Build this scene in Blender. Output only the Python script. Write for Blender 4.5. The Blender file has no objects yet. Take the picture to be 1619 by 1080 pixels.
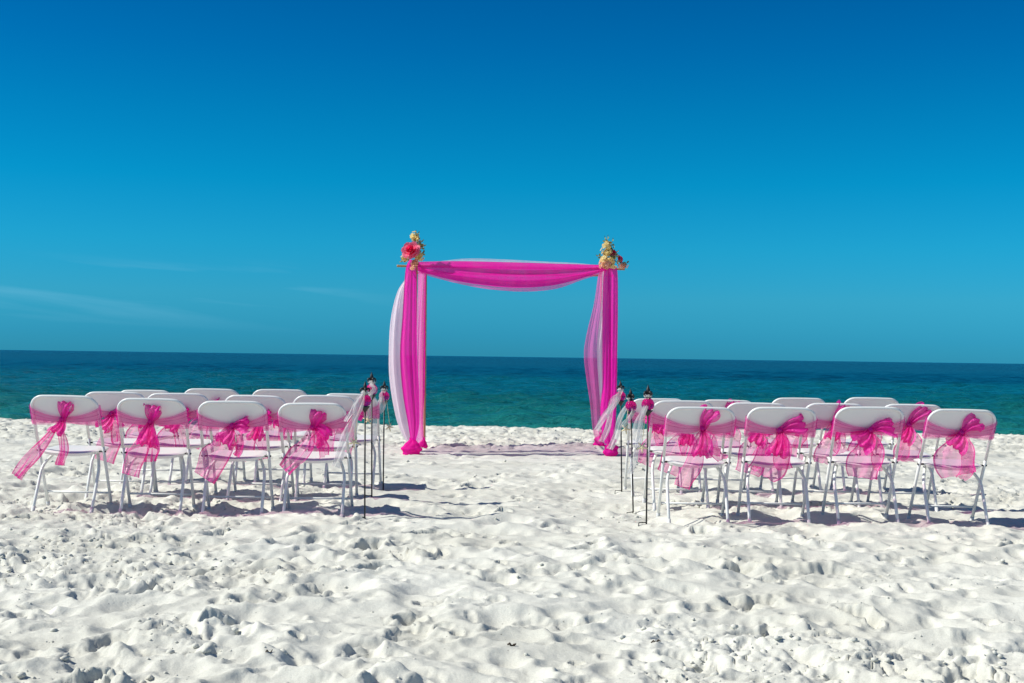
import bpy, math, random
import numpy as np
from mathutils import Matrix, Vector

random.seed(11)
rng = np.random.default_rng(7)
R = math.radians
scene = bpy.context.scene
col = scene.collection

# ------------------------------------------------------------------ camera
CAM_H = 1.11
cam_data = bpy.data.cameras.new('camera')
cam = bpy.data.objects.new('camera', cam_data)
col.objects.link(cam)
cam_data.sensor_width = 36.0
cam_data.lens = 45.0
cam_data.clip_start = 0.05
cam_data.clip_end = 60000
cam.matrix_world = (Matrix.Translation((0, 0, CAM_H)) @ Matrix.Rotation(R(90 + 0.68), 4, 'X')
                    @ Matrix.Rotation(R(0.78), 4, 'Z'))
scene.camera = cam

# ------------------------------------------------------------------ sky and sun
SUN_EL, SUN_AHEAD = 44.0, -7.0        # sun stands off to the left, a touch behind the camera line
world = bpy.data.worlds.new('World')
scene.world = world
world.use_nodes = True
wn, wl = world.node_tree.nodes, world.node_tree.links
wn.clear()
w_out = wn.new('ShaderNodeOutputWorld')
w_bg = wn.new('ShaderNodeBackground')
w_bg.inputs['Strength'].default_value = 0.12
sky = wn.new('ShaderNodeTexSky')
sky.sky_type = 'NISHITA'
sky.sun_disc = False
sky.sun_elevation = R(SUN_EL)
sky.sun_rotation = R(270 + SUN_AHEAD)
sky.air_density = 1.0
sky.dust_density = 0.1
sky.ozone_density = 2.0
tc = wn.new('ShaderNodeTexCoord')
sep = wn.new('ShaderNodeSeparateXYZ')
wl.new(tc.outputs['Generated'], sep.inputs[0])
# clear marine air: the sky keeps a strong cyan-blue colour down to the horizon
tint = wn.new('ShaderNodeValToRGB')
wl.new(sep.outputs['Z'], tint.inputs[0])
TINT = [(0.0, (0.026, 0.265, 0.61)), (0.016, (0.029, 0.29, 0.63)), (0.045, (0.043, 0.355, 0.625)), (0.085, (0.022, 0.402, 0.640)),
        (0.134, (0.0035, 0.40, 0.625)), (0.184, (0.001, 0.355, 0.585)), (0.233, (0.0, 0.30, 0.555)), (0.278, (0.0, 0.262, 0.52)), (1.0, (0.45, 0.40, 0.42))]
els = tint.color_ramp.elements
els[0].position, els[0].color = TINT[0][0], (*TINT[0][1], 1)
els[1].position, els[1].color = TINT[-1][0], (*TINT[-1][1], 1)
for p, c in TINT[1:-1]:
    e = els.new(p)
    e.color = (*c, 1)
mul = wn.new('ShaderNodeMix')
mul.data_type = 'RGBA'
mul.blend_type = 'MULTIPLY'
mul.inputs['Factor'].default_value = 1.0
wl.new(sky.outputs[0], mul.inputs['A'])
wl.new(tint.outputs[0], mul.inputs['B'])
# thin cirrus low over the sea: stretched noise in (azimuth, elevation)
at2 = wn.new('ShaderNodeMath'); at2.operation = 'ARCTAN2'
wl.new(sep.outputs['X'], at2.inputs[0]); wl.new(sep.outputs['Y'], at2.inputs[1])
comb = wn.new('ShaderNodeCombineXYZ')
az = wn.new('ShaderNodeMath'); az.operation = 'MULTIPLY'; az.inputs[1].default_value = 3.2
wl.new(at2.outputs[0], az.inputs[0])
# streaks slope gently: elevation + 0.12 * azimuth
sl = wn.new('ShaderNodeMath'); sl.operation = 'MULTIPLY_ADD'; sl.inputs[1].default_value = 0.07
wl.new(at2.outputs[0], sl.inputs[0]); wl.new(sep.outputs['Z'], sl.inputs[2])
ez = wn.new('ShaderNodeMath'); ez.operation = 'MULTIPLY'; ez.inputs[1].default_value = 52.0
wl.new(sl.outputs[0], ez.inputs[0])
wl.new(az.outputs[0], comb.inputs['X']); wl.new(ez.outputs[0], comb.inputs['Y'])
cn = wn.new('ShaderNodeTexNoise')
cn.inputs['Scale'].default_value = 1.0; cn.inputs['Detail'].default_value = 5; cn.inputs['Roughness'].default_value = 0.5
cn.inputs['Distortion'].default_value = 0.4
wl.new(comb.outputs[0], cn.inputs['Vector'])
cr = wn.new('ShaderNodeMapRange')
cr.inputs['From Min'].default_value = 0.52; cr.inputs['From Max'].default_value = 0.80
wl.new(cn.outputs['Fac'], cr.inputs['Value'])
# the cirrus lies in a belt about two to five degrees up
b1 = wn.new('ShaderNodeMapRange'); b1.interpolation_type = 'SMOOTHSTEP'
b1.inputs['From Min'].default_value = 0.012; b1.inputs['From Max'].default_value = 0.045
wl.new(sep.outputs['Z'], b1.inputs['Value'])
b2 = wn.new('ShaderNodeMapRange'); b2.interpolation_type = 'SMOOTHSTEP'
b2.inputs['From Min'].default_value = 0.074; b2.inputs['From Max'].default_value = 0.055
b2.inputs['To Min'].default_value = 0.0; b2.inputs['To Max'].default_value = 1.0
wl.new(sep.outputs['Z'], b2.inputs['Value'])
m1 = wn.new('ShaderNodeMath'); m1.operation = 'MULTIPLY'
wl.new(b1.outputs[0], m1.inputs[0]); wl.new(b2.outputs[0], m1.inputs[1])
m2 = wn.new('ShaderNodeMath'); m2.operation = 'MULTIPLY'
wl.new(m1.outputs[0], m2.inputs[0]); wl.new(cr.outputs[0], m2.inputs[1])
b3 = wn.new('ShaderNodeMapRange'); b3.interpolation_type = 'SMOOTHSTEP'
b3.inputs['From Min'].default_value = -0.06; b3.inputs['From Max'].default_value = -0.19
wl.new(at2.outputs[0], b3.inputs['Value'])
m3 = wn.new('ShaderNodeMath'); m3.operation = 'MULTIPLY'
b3.inputs['To Max'].default_value = 0.65
wl.new(m2.outputs[0], m3.inputs[0]); wl.new(b3.outputs[0], m3.inputs[1])
cl = wn.new('ShaderNodeMix'); cl.data_type = 'RGBA'
cl.inputs['B'].default_value = (1.3, 3.6, 5.0, 1)
wl.new(m3.outputs[0], cl.inputs['Factor']); wl.new(mul.outputs['Result'], cl.inputs['A'])
wl.new(cl.outputs['Result'], w_bg.inputs['Color'])
wl.new(w_bg.outputs[0], w_out.inputs[0])

sun_data = bpy.data.lights.new('sun', 'SUN')
sun_data.energy = 4.2
sun_data.angle = R(0.53)
sun_data.color = (1.0, 0.97, 0.87)
sun = bpy.data.objects.new('sun', sun_data)
col.objects.link(sun)
sd = Vector((-math.cos(R(SUN_EL)) * math.cos(R(SUN_AHEAD)), math.cos(R(SUN_EL)) * math.sin(R(SUN_AHEAD)), math.sin(R(SUN_EL))))
sun.location = (-20, 5, 20)
sun.rotation_euler = sd.to_track_quat('Z', 'Y').to_euler()

scene.view_settings.view_transform = 'Standard'
scene.view_settings.look = 'None'
scene.view_settings.exposure = 0.36
scene.view_settings.gamma = 1.0
scene.view_settings.use_curve_mapping = False
scene.render.engine = 'CYCLES'
scene.cycles.transparent_max_bounces = 24
scene.cycles.max_bounces = 8


# ------------------------------------------------------------------ materials
def new_mat(name):
    m = bpy.data.materials.new(name)
    m.use_nodes = True
    n, l = m.node_tree.nodes, m.node_tree.links
    return m, n, l, n['Principled BSDF']


def paint(name, color, rough=0.4, bump=0.0, bscale=60, var=0.06, metallic=0.0, spec=0.5):
    m, n, l, p = new_mat(name)
    t = n.new('ShaderNodeTexCoord')
    no = n.new('ShaderNodeTexNoise')
    no.inputs['Scale'].default_value = bscale
    no.inputs['Detail'].default_value = 4
    l.new(t.outputs['Object'], no.inputs['Vector'])
    mr = n.new('ShaderNodeMapRange')
    mr.inputs['To Min'].default_value = 1 - var
    mr.inputs['To Max'].default_value = 1 + var
    l.new(no.outputs['Fac'], mr.inputs['Value'])
    mx = n.new('ShaderNodeVectorMath'); mx.operation = 'SCALE'
    mx.inputs[0].default_value = color
    l.new(mr.outputs[0], mx.inputs['Scale'])
    l.new(mx.outputs[0], p.inputs['Base Color'])
    p.inputs['Roughness'].default_value = rough
    p.inputs['Metallic'].default_value = metallic
    p.inputs['Specular IOR Level'].default_value = spec
    if bump:
        b = n.new('ShaderNodeBump')
        b.inputs['Strength'].default_value = bump
        b.inputs['Distance'].default_value = 0.002
        l.new(no.outputs['Fac'], b.inputs['Height'])
        l.new(b.outputs[0], p.inputs['Normal'])
    return m


def sheer(name, color, cover, sheen=0.0, crease=0.25, streak=(30, 30, 4), weave=(110, 110, 18), wdist=0.009):
    """Sheer cloth: the threads scatter light on both sides, the gaps let it straight through."""
    m, n, l, p = new_mat(name)
    n.remove(p)
    out = n['Material Output']
    d = n.new('ShaderNodeBsdfDiffuse'); d.inputs['Color'].default_value = (*color, 1)
    t = n.new('ShaderNodeBsdfTranslucent'); t.inputs['Color'].default_value = (*color, 1)
    a = n.new('ShaderNodeMixShader'); a.inputs[0].default_value = 0.5
    l.new(d.outputs[0], a.inputs[1]); l.new(t.outputs[0], a.inputs[2])
    g = n.new('ShaderNodeBsdfGlossy'); g.inputs['Roughness'].default_value = 0.35
    gc = [0.5 + 0.5 * c for c in color]
    g.inputs['Color'].default_value = (*gc, 1)
    b = n.new('ShaderNodeMixShader'); b.inputs[0].default_value = sheen
    l.new(a.outputs[0], b.inputs[1]); l.new(g.outputs[0], b.inputs[2])
    # crinkled weave: the round yarns and fine wrinkles turn the normal far to either side
    wt = n.new('ShaderNodeTexCoord')
    wm = n.new('ShaderNodeMapping'); wm.inputs['Scale'].default_value = weave
    l.new(wt.outputs['Object'], wm.inputs[0])
    wno = n.new('ShaderNodeTexNoise'); wno.inputs['Scale'].default_value = 1.0; wno.inputs['Detail'].default_value = 4
    l.new(wm.outputs[0], wno.inputs['Vector'])
    wb = n.new('ShaderNodeBump'); wb.inputs['Strength'].default_value = 1.0; wb.inputs['Distance'].default_value = wdist
    l.new(wno.outputs['Fac'], wb.inputs['Height'])
    for q in (d, t, g): l.new(wb.outputs[0], q.inputs['Normal'])
    tr = n.new('ShaderNodeBsdfTransparent')
    tr.inputs['Color'].default_value = (*[0.77 + 0.23 * c for c in color], 1)
    tcn = n.new('ShaderNodeTexCoord')
    mp = n.new('ShaderNodeMapping'); mp.inputs['Scale'].default_value = streak
    l.new(tcn.outputs['Object'], mp.inputs[0])
    no = n.new('ShaderNodeTexNoise'); no.inputs['Scale'].default_value = 1.0; no.inputs['Detail'].default_value = 3
    l.new(mp.outputs[0], no.inputs['Vector'])
    mr = n.new('ShaderNodeMapRange')
    mr.inputs['From Min'].default_value = 0.3; mr.inputs['From Max'].default_value = 0.7
    mr.inputs['To Min'].default_value = cover - crease * 0.5
    mr.inputs['To Max'].default_value = min(1.0, cover + crease * 0.5)
    l.new(no.outputs['Fac'], mr.inputs['Value'])
    f = n.new('ShaderNodeMixShader')
    l.new(mr.outputs[0], f.inputs[0])
    l.new(tr.outputs[0], f.inputs[1]); l.new(b.outputs[0], f.inputs[2])
    l.new(f.outputs[0], out.inputs['Surface'])
    return m


M = {}
M['chair_white'] = paint('chair_white_plastic', (0.80, 0.795, 0.765), 0.38, 0.05, 250, 0.02)
M['chair_metal'] = paint('chair_painted_steel', (0.76, 0.77, 0.75), 0.32, 0.04, 120, 0.05)
M['foot'] = paint('foot_cap_plastic', (0.62, 0.63, 0.63), 0.5, 0.05, 200, 0.08)
M['bolt'] = paint('dark_bolt', (0.02, 0.02, 0.022), 0.35, 0, 60, 0.1)
M['iron'] = paint('black_iron', (0.012, 0.012, 0.013), 0.45, 0.3, 90, 0.2)
M['bamboo'] = paint('bamboo_pole', (0.36, 0.23, 0.11), 0.5, 0.2, 30, 0.2)
M['organza'] = sheer('pink_organza', (0.97, 0.025, 0.48), 0.31, 0.06, 0.16, (9, 9, 5), (60, 60, 45))
M['organza_knot'] = sheer('pink_organza_bunched', (0.98, 0.01, 0.48), 0.92, 0.05, 0.1)
M['chiffon'] = sheer('magenta_chiffon', (0.99, 0.012, 0.47), 0.90, 0.01, 0.10, (9, 9, 0.8))
M['chiffon_thin'] = sheer('magenta_chiffon_single', (0.98, 0.15, 0.56), 0.56, 0.01, 0.12, (9, 9, 0.8))
M['tulle'] = sheer('white_tulle', (0.97, 0.85, 0.91), 0.88, 0.0, 0.16, (9, 9, 0.8))
M['tulle_thin'] = sheer('white_tulle_single', (0.93, 0.86, 0.92), 0.42, 0.0, 0.14, (9, 9, 0.8))
M['ribbon'] = sheer('white_ribbon_tulle', (0.92, 0.91, 0.90), 0.55, 0.0, 0.25, (20, 20, 5))
M['rose'] = sheer('rose_petal', (0.93, 0.03, 0.16), 1.0, 0.03, 0.0)
M['rose_edge'] = sheer('rose_outer_petal', (0.95, 0.22, 0.36), 1.0, 0.03, 0.0)
M['peach'] = sheer('peach_blossom', (0.95, 0.58, 0.42), 1.0, 0.02, 0.0)
M['cream'] = sheer('cream_blossom', (0.93, 0.76, 0.36), 1.0, 0.02, 0.0)
M['leaf'] = paint('leaf_green', (0.22, 0.23, 0.06), 0.55, 0, 30, 0.4)
M['star'] = paint('starfish_skin', (0.80, 0.69, 0.44), 0.7, 0.6, 180, 0.2)
M['twig'] = paint('dry_twig', (0.06, 0.04, 0.025), 0.8, 0.3, 90, 0.3)
M['straw'] = paint('dry_straw', (0.30, 0.21, 0.09), 0.8, 0.3, 90, 0.3)
M['weed'] = paint('green_beach_weed', (0.05, 0.10, 0.03), 0.7, 0.3, 90, 0.3)

M['side_sheer'] = sheer('pale_pink_voile', (0.95, 0.42, 0.74), 0.30, 0.0, 0.10, (3, 6, 0.8))
# pink glass
m, n, l, p = new_mat('pink_glass')
p.inputs['Base Color'].default_value = (0.80, 0.02, 0.28, 1)
p.inputs['Roughness'].default_value = 0.06
p.inputs['Transmission Weight'].default_value = 0.75
p.inputs['IOR'].default_value = 1.2
p.inputs['Specular IOR Level'].default_value = 0.8
no = n.new('ShaderNodeTexNoise'); no.inputs['Scale'].default_value = 35
mr = n.new('ShaderNodeMapRange'); mr.inputs['To Min'].default_value = 0.03; mr.inputs['To Max'].default_value = 0.12
l.new(no.outputs['Fac'], mr.inputs['Value']); l.new(mr.outputs[0], p.inputs['Roughness'])
M['glass'] = m

# sand
m, n, l, p = new_mat('white_quartz_sand')
t = n.new('ShaderNodeTexCoord')
n1 = n.new('ShaderNodeTexNoise'); n1.inputs['Scale'].default_value = 1.1; n1.inputs['Detail'].default_value = 6
l.new(t.outputs['Object'], n1.inputs['Vector'])
r1 = n.new('ShaderNodeValToRGB')
r1.color_ramp.elements[0].position = 0.32; r1.color_ramp.elements[0].color = (0.56, 0.555, 0.495, 1)
r1.color_ramp.elements[1].position = 0.66; r1.color_ramp.elements[1].color = (0.655, 0.655, 0.60, 1)
l.new(n1.outputs['Fac'], r1.inputs[0])
n2 = n.new('ShaderNodeTexNoise'); n2.inputs['Scale'].default_value = 210; n2.inputs['Detail'].default_value = 3
l.new(t.outputs['Object'], n2.inputs['Vector'])
r2 = n.new('ShaderNodeMapRange'); r2.inputs['From Min'].default_value = 0.25; r2.inputs['From Max'].default_value = 0.75
r2.inputs['To Min'].default_value = 0.88; r2.inputs['To Max'].default_value = 1.10
l.new(n2.outputs['Fac'], r2.inputs['Value'])
# sparse dark specks of shell and weed
n3 = n.new('ShaderNodeTexVoronoi'); n3.inputs['Scale'].default_value = 16
l.new(t.outputs['Object'], n3.inputs['Vector'])
r3 = n.new('ShaderNodeMapRange'); r3.inputs['From Min'].default_value = 0.03; r3.inputs['From Max'].default_value = 0.075
r3.inputs['To Min'].default_value = 0.45; r3.inputs['To Max'].default_value = 1.0
l.new(n3.outputs['Distance'], r3.inputs['Value'])
mm = n.new('ShaderNodeMath'); mm.operation = 'MULTIPLY'
l.new(r2.outputs[0], mm.inputs[0]); l.new(r3.outputs[0], mm.inputs[1])
sc_ = n.new('ShaderNodeVectorMath'); sc_.operation = 'SCALE'
l.new(r1.outputs[0], sc_.inputs[0]); l.new(mm.outputs[0], sc_.inputs['Scale'])
l.new(sc_.outputs[0], p.inputs['Base Color'])
p.inputs['Roughness'].default_value = 0.95
p.inputs['Specular IOR Level'].default_value = 0.15
n4 = n.new('ShaderNodeTexNoise'); n4.inputs['Scale'].default_value = 55; n4.inputs['Detail'].default_value = 6
n4.inputs['Roughness'].default_value = 0.65
l.new(t.outputs['Object'], n4.inputs['Vector'])
bp = n.new('ShaderNodeBump'); bp.inputs['Strength'].default_value = 0.35; bp.inputs['Distance'].default_value = 0.012
l.new(n4.outputs['Fac'], bp.inputs['Height']); l.new(bp.outputs[0], p.inputs['Normal'])
M['sand'] = m

# sea
m, n, l, p = new_mat('gulf_water')
t = n.new('ShaderNodeTexCoord')
sx = n.new('ShaderNodeSeparateXYZ'); l.new(t.outputs['Object'], sx.inputs[0])
lg = n.new('ShaderNodeMath'); lg.operation = 'LOGARITHM'; lg.inputs[1].default_value = 10
l.new(sx.outputs['Y'], lg.inputs[0])
# the bottom drops away: pale green shallows to deep blue; sand bars and weed beds make long bands
mpw = n.new('ShaderNodeMapping'); mpw.inputs['Scale'].default_value = (0.012, 0.05, 1)
l.new(t.outputs['Object'], mpw.inputs[0])
nb = n.new('ShaderNodeTexNoise'); nb.inputs['Scale'].default_value = 1.0; nb.inputs['Detail'].default_value = 5; nb.inputs['Distortion'].default_value = 0.3
l.new(mpw.outputs[0], nb.inputs['Vector'])
ad = n.new('ShaderNodeMath'); ad.operation = 'MULTIPLY_ADD'; ad.inputs[1].default_value = 0.55
l.new(nb.outputs['Fac'], ad.inputs[0]); l.new(lg.outputs[0], ad.inputs[2])
mrw = n.new('ShaderNodeMapRange'); mrw.inputs['From Min'].default_value = 1.7; mrw.inputs['From Max'].default_value = 3.6
l.new(ad.outputs[0], mrw.inputs['Value'])
rw = n.new('ShaderNodeValToRGB')
e = rw.color_ramp.elements
e[0].position = 0.0; e[0].color = (0.016, 0.21, 0.185, 1)
e[1].position = 1.0; e[1].color = (0.0, 0.017, 0.05, 1)
for pp, cc in ((0.10, (0.008, 0.165, 0.165)), (0.18, (0.002, 0.11, 0.125)), (0.24, (0.001, 0.115, 0.16)), (0.40, (0.0, 0.055, 0.108)), (0.6, (0.0, 0.03, 0.07))):
    x = e.new(pp); x.color = (*cc, 1)
l.new(mrw.outputs[0], rw.inputs[0])
l.new(rw.outputs[0], p.inputs['Base Color'])
p.inputs['Roughness'].default_value = 0.22
p.inputs['IOR'].default_value = 1.33
p.inputs['Specular IOR Level'].default_value = 0.10
mpb = n.new('ShaderNodeMapping'); mpb.inputs['Scale'].default_value = (0.9, 2.2, 1)
l.new(t.outputs['Object'], mpb.inputs[0])
nw = n.new('ShaderNodeTexNoise'); nw.inputs['Scale'].default_value = 1.3; nw.inputs['Detail'].default_value = 7; nw.inputs['Roughness'].default_value = 0.6
l.new(mpb.outputs[0], nw.inputs['Vector'])
bw = n.new('ShaderNodeBump'); bw.inputs['Strength'].default_value = 1.0; bw.inputs['Distance'].default_value = 0.40
l.new(nw.outputs['Fac'], bw.inputs['Height']); l.new(bw.outputs[0], p.inputs['Normal'])
M['sea'] = m


# ------------------------------------------------------------------ helpers
def tag(o, label=None, cat=None, group=None, kind=None):
    if label: o['label'] = label
    if cat: o['category'] = cat
    if group: o['group'] = group
    if kind: o['kind'] = kind
    return o


def empty(name, loc=(0, 0, 0), rot=(0, 0, 0)):
    o = bpy.data.objects.new(name, None)
    o.empty_display_size = 0.1
    col.objects.link(o)
    o.location = loc
    o.rotation_euler = rot
    return o


class MB:
    def __init__(self):
        self.v, self.f = [], []

    def grid(self, pts):                       # pts: rows of points
        b = len(self.v); nr, nc = len(pts), len(pts[0])
        for r in pts: self.v += [tuple(q) for q in r]
        for i in range(nr - 1):
            for j in range(nc - 1):
                a = b + i * nc + j
                self.f.append((a, a + 1, a + nc + 1, a + nc))
        return self

    def tube(self, path, rad, seg=8, cap=True):
        path = [Vector(q) for q in path]
        b = len(self.v); n_ = len(path)
        up = None
        for i, q in enumerate(path):
            d = (path[min(i + 1, n_ - 1)] - path[max(i - 1, 0)]).normalized()
            if up is None:
                up = Vector((0, 0, 1)) if abs(d.z) < 0.9 else Vector((0, 1, 0))
            s = d.cross(up).normalized(); up = s.cross(d).normalized()
            r = rad[i] if hasattr(rad, '__len__') else rad
            for k in range(seg):
                a = 2 * math.pi * k / seg
                self.v.append(tuple(q + (s * math.cos(a) + up * math.sin(a)) * r))
        for i in range(n_ - 1):
            for k in range(seg):
                k2 = (k + 1) % seg
                self.f.append((b + i * seg + k, b + i * seg + k2, b + (i + 1) * seg + k2, b + (i + 1) * seg + k))
        if cap:
            self.f.append(tuple(b + k for k in reversed(range(seg))))
            self.f.append(tuple(b + (n_ - 1) * seg + k for k in range(seg)))
        return self

    def lathe(self, prof, c=(0, 0, 0), seg=16):
        b = len(self.v)
        for r, z in prof:
            for k in range(seg):
                a = 2 * math.pi * k / seg
                self.v.append((c[0] + r * math.cos(a), c[1] + r * math.sin(a), c[2] + z))
        for i in range(len(prof) - 1):
            for k in range(seg):
                k2 = (k + 1) % seg
                self.f.append((b + i * seg + k, b + i * seg + k2, b + (i + 1) * seg + k2, b + (i + 1) * seg + k))
        return self

    def mesh(self, name, mat, smooth=True):
        me = bpy.data.meshes.new(name)
        me.from_pydata(self.v, [], self.f)
        me.materials.append(mat)
        if smooth: me.polygons.foreach_set('use_smooth', [True] * len(me.polygons))
        me.update()
        return me

    def build(self, name, mat, parent=None, smooth=True):
        o = bpy.data.objects.new(name, self.mesh(name, mat, smooth))
        col.objects.link(o)
        if parent: o.parent = parent
        return o


def lerp_table(tab, t):
    """piecewise-smooth interpolation of a list of tuples, t in 0..1"""
    n_ = len(tab) - 1
    x = min(max(t, 0), 1) * n_
    i = min(int(x), n_ - 1); f = x - i
    def g(k): return tab[min(max(k, 0), n_)]
    out = []
    for a, b, c, d in zip(g(i - 1), g(i), g(i + 1), g(i + 2)):
        out.append(0.5 * (2 * b + (c - a) * f + (2 * a - 5 * b + 4 * c - d) * f * f + (3 * b - a - 3 * c + d) * f ** 3))
    return out


def np_mesh(name, V, nr, nc, mat):
    idx = np.arange(nr * nc).reshape(nr, nc)
    F = np.stack([idx[:-1, :-1], idx[:-1, 1:], idx[1:, 1:], idx[1:, :-1]], -1).reshape(-1, 4)
    me = bpy.data.meshes.new(name)
    me.vertices.add(len(V)); me.vertices.foreach_set('co', V.astype(np.float32).ravel())
    me.loops.add(F.size); me.loops.foreach_set('vertex_index', F.ravel().astype(np.int32))
    me.polygons.add(len(F))
    me.polygons.foreach_set('loop_start', np.arange(0, F.size, 4, dtype=np.int32))
    me.polygons.foreach_set('loop_total', np.full(len(F), 4, dtype=np.int32))
    me.polygons.foreach_set('use_smooth', np.ones(len(F), dtype=bool))
    me.update(calc_edges=True)
    me.materials.append(mat)
    o = bpy.data.objects.new(name, me)
    col.objects.link(o)
    return o


# ------------------------------------------------------------------ the beach
_perm = rng.permutation(512)
_ang = rng.random(512) * 2 * np.pi
def pnoise(x, y, seed=0):
    x = x + seed * 37.17; y = y + seed * 91.73
    xi = np.floor(x).astype(np.int64); yi = np.floor(y).astype(np.int64)
    xf, yf = x - xi, y - yi
    def g(ix, iy, dx, dy):
        h = _perm[(_perm[ix & 511] + iy) & 511]
        return np.cos(_ang[h]) * dx + np.sin(_ang[h]) * dy
    u = xf ** 3 * (xf * (xf * 6 - 15) + 10); v = yf ** 3 * (yf * (yf * 6 - 15) + 10)
    a = g(xi, yi, xf, yf); b = g(xi + 1, yi, xf - 1, yf)
    c = g(xi, yi + 1, xf, yf - 1); d = g(xi + 1, yi + 1, xf - 1, yf - 1)
    return ((a + (b - a) * u) + ((c + (d - c) * u) - (a + (b - a) * u)) * v) * 1.4

def sstep(a, b, x):
    t = np.clip((x - a) / (b - a), 0, 1)
    return t * t * (3 - 2 * t)

# rows run away from the camera with even angular spacing, columns fan out, so detail is even
rows_y = np.concatenate([np.linspace(-25, 2.6, 30), np.exp(np.arange(math.log(2.7), math.log(23.5), 0.0023)), np.linspace(24, 60, 20)])
ud = np.concatenate([np.arange(0, 0.50, 0.00155), np.arange(0.50, 0.78, 0.0032)])
uo = 0.78 * np.exp(np.linspace(0.01, math.log(14), 40))
us = np.concatenate([-uo[::-1], -ud[:0:-1], ud, uo])
NR, NC = len(rows_y), len(us)
fan = np.maximum(rows_y, 2.7)
fan = np.minimum(fan, 24)
GX = fan[:, None] * us[None, :]
GY = np.repeat(rows_y[:, None], NC, 1)
fade = sstep(-6, 2.0, GY) * sstep(16, 11, np.abs(GX))          # far off the picture: plain
Z = np.zeros_like(GX)
wx = GX + 0.10 * pnoise(GX * 2.1, GY * 2.1, 21); wy = GY + 0.10 * pnoise(GX * 2.1, GY * 2.1, 22)
Z += 0.045 * pnoise(GX * 0.45, GY * 0.45, 1)
Z += 0.017 * pnoise(wx * 1.5, wy * 1.5, 2)
rid = 1 - np.abs(pnoise(wx * 2.6, wy * 2.6, 3))
Z += 0.013 * (rid ** 2 - 0.6)
Z += 0.008 * pnoise(wx * 4.6, wy * 4.6, 4)
Z += 0.004 * pnoise(wx * 10.5, wy * 10.5, 5)
Z += 0.0030 * pnoise(GX * 23, GY * 23, 7) * (0.4 + pnoise(GX * 3, GY * 3, 27)) + 0.0012 * pnoise(GX * 47, GY * 47, 28)
# trodden hollows: rounded dents with a thrown-up rim, some sharp and fresh, most slumped
def dents(count, ylo, yhi, rlo, rhi, depth, sharp_p):
    global Z
    ys = ylo + (yhi - ylo) * rng.random(count) ** 1.0
    xs = (rng.random(count) * 2 - 1) * (0.74 * ys + 0.6)
    for x0, y0 in zip(xs, ys):
        r = rlo + (rhi - rlo) * rng.random() ** 1.5
        asp = 1.0 + 1.1 * rng.random(); a = rng.random() * np.pi
        R_ = r * asp * 2.1
        i0, i1 = np.searchsorted(rows_y, (y0 - R_, y0 + R_))
        j0, j1 = np.searchsorted(us, ((x0 - R_) / y0, (x0 + R_) / y0))
        if i1 - i0 < 2 or j1 - j0 < 2: continue
        X = GX[i0:i1, j0:j1] - x0; Y = GY[i0:i1, j0:j1] - y0
        p_ = (X * np.cos(a) + Y * np.sin(a)) / (r * asp); q_ = (-X * np.sin(a) + Y * np.cos(a)) / r
        p_ = p_ + 0.25 * pnoise(X * 9 + x0 * 5, Y * 9 + y0 * 5, 6)
        rr = np.sqrt(p_ * p_ + q_ * q_)
        d = depth * (0.4 + rng.random()) * r / rhi
        if rng.random() < sharp_p:
            rr = rr + 0.16 * pnoise(X * 24 + x0, Y * 24 + y0, 16) + 0.10 * pnoise(X * 60, Y * 60, 19)
            w = 1 - sstep(0.55, 1.0, rr)
            Z[i0:i1, j0:j1] += d * (-1.15 * w + 0.35 * np.exp(-((rr - 1.12) / 0.22) ** 2))
        else:
            w = np.exp(-(rr / 0.75) ** 2)
            Z[i0:i1, j0:j1] += d * (-0.95 * w + 0.40 * np.exp(-((rr - 1.15) / 0.35) ** 2))
dents(2200, 2.8, 19, 0.07, 0.19, 0.034, 0.05)
dents(3900, 2.8, 16, 0.04, 0.10, 0.020, 0.22)
dents(3100, 2.8, 13, 0.020, 0.06, 0.014, 0.40)
dents(680, 2.8, 15, 0.03, 0.08, 0.048, 1.0)
# crumbled, damp-crusted patches: small broken clods
crumb = sstep(0.02, 0.34, pnoise(GX * 0.42 + 0.3, GY * 0.55, 8)) * sstep(0.55, 0.85, np.abs(GX + 0.15) / (0.16 * GY + 0.4) + 0.15)
crumb = np.maximum(crumb, 1.5 * sstep(14.9, 16.4, GY + 0.5 * pnoise(GX * 0.6, GY * 0.6, 14)))
crumb = np.maximum(crumb, 0.75 * sstep(0.35, 0.6, pnoise(GX * 1.6, GY * 1.6, 15)))
c1 = np.abs(pnoise(wx * 12, wy * 12, 9)); c2 = np.abs(pnoise(wx * 25, wy * 25, 10))
c3 = np.abs(pnoise(GX * 9 + 3 * wx, GY * 9 + 3 * wy, 17)); gate = sstep(0.0, 0.35, pnoise(wx * 4, wy * 4, 18))
Z += crumb * (0.022 * np.clip(c1 - 0.18, 0, 1) - 0.040 * sstep(0.30, 0.55, pnoise(wx * 6, wy * 8, 11)) - 0.030 * gate * sstep(0.10, 0.02, c3) + 0.012 * (c2 - 0.3))
far = sstep(15.2, 16.6, GY + 0.4 * pnoise(GX * 0.8, GY * 0.8, 31))
Z += far * (0.030 * np.clip(pnoise(GX * 3.6, GY * 4.2, 32), -0.3, 1) - 0.055 * sstep(0.28, 0.45, pnoise(GX * 4.6, GY * 6, 33)))
Z *= fade
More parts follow.
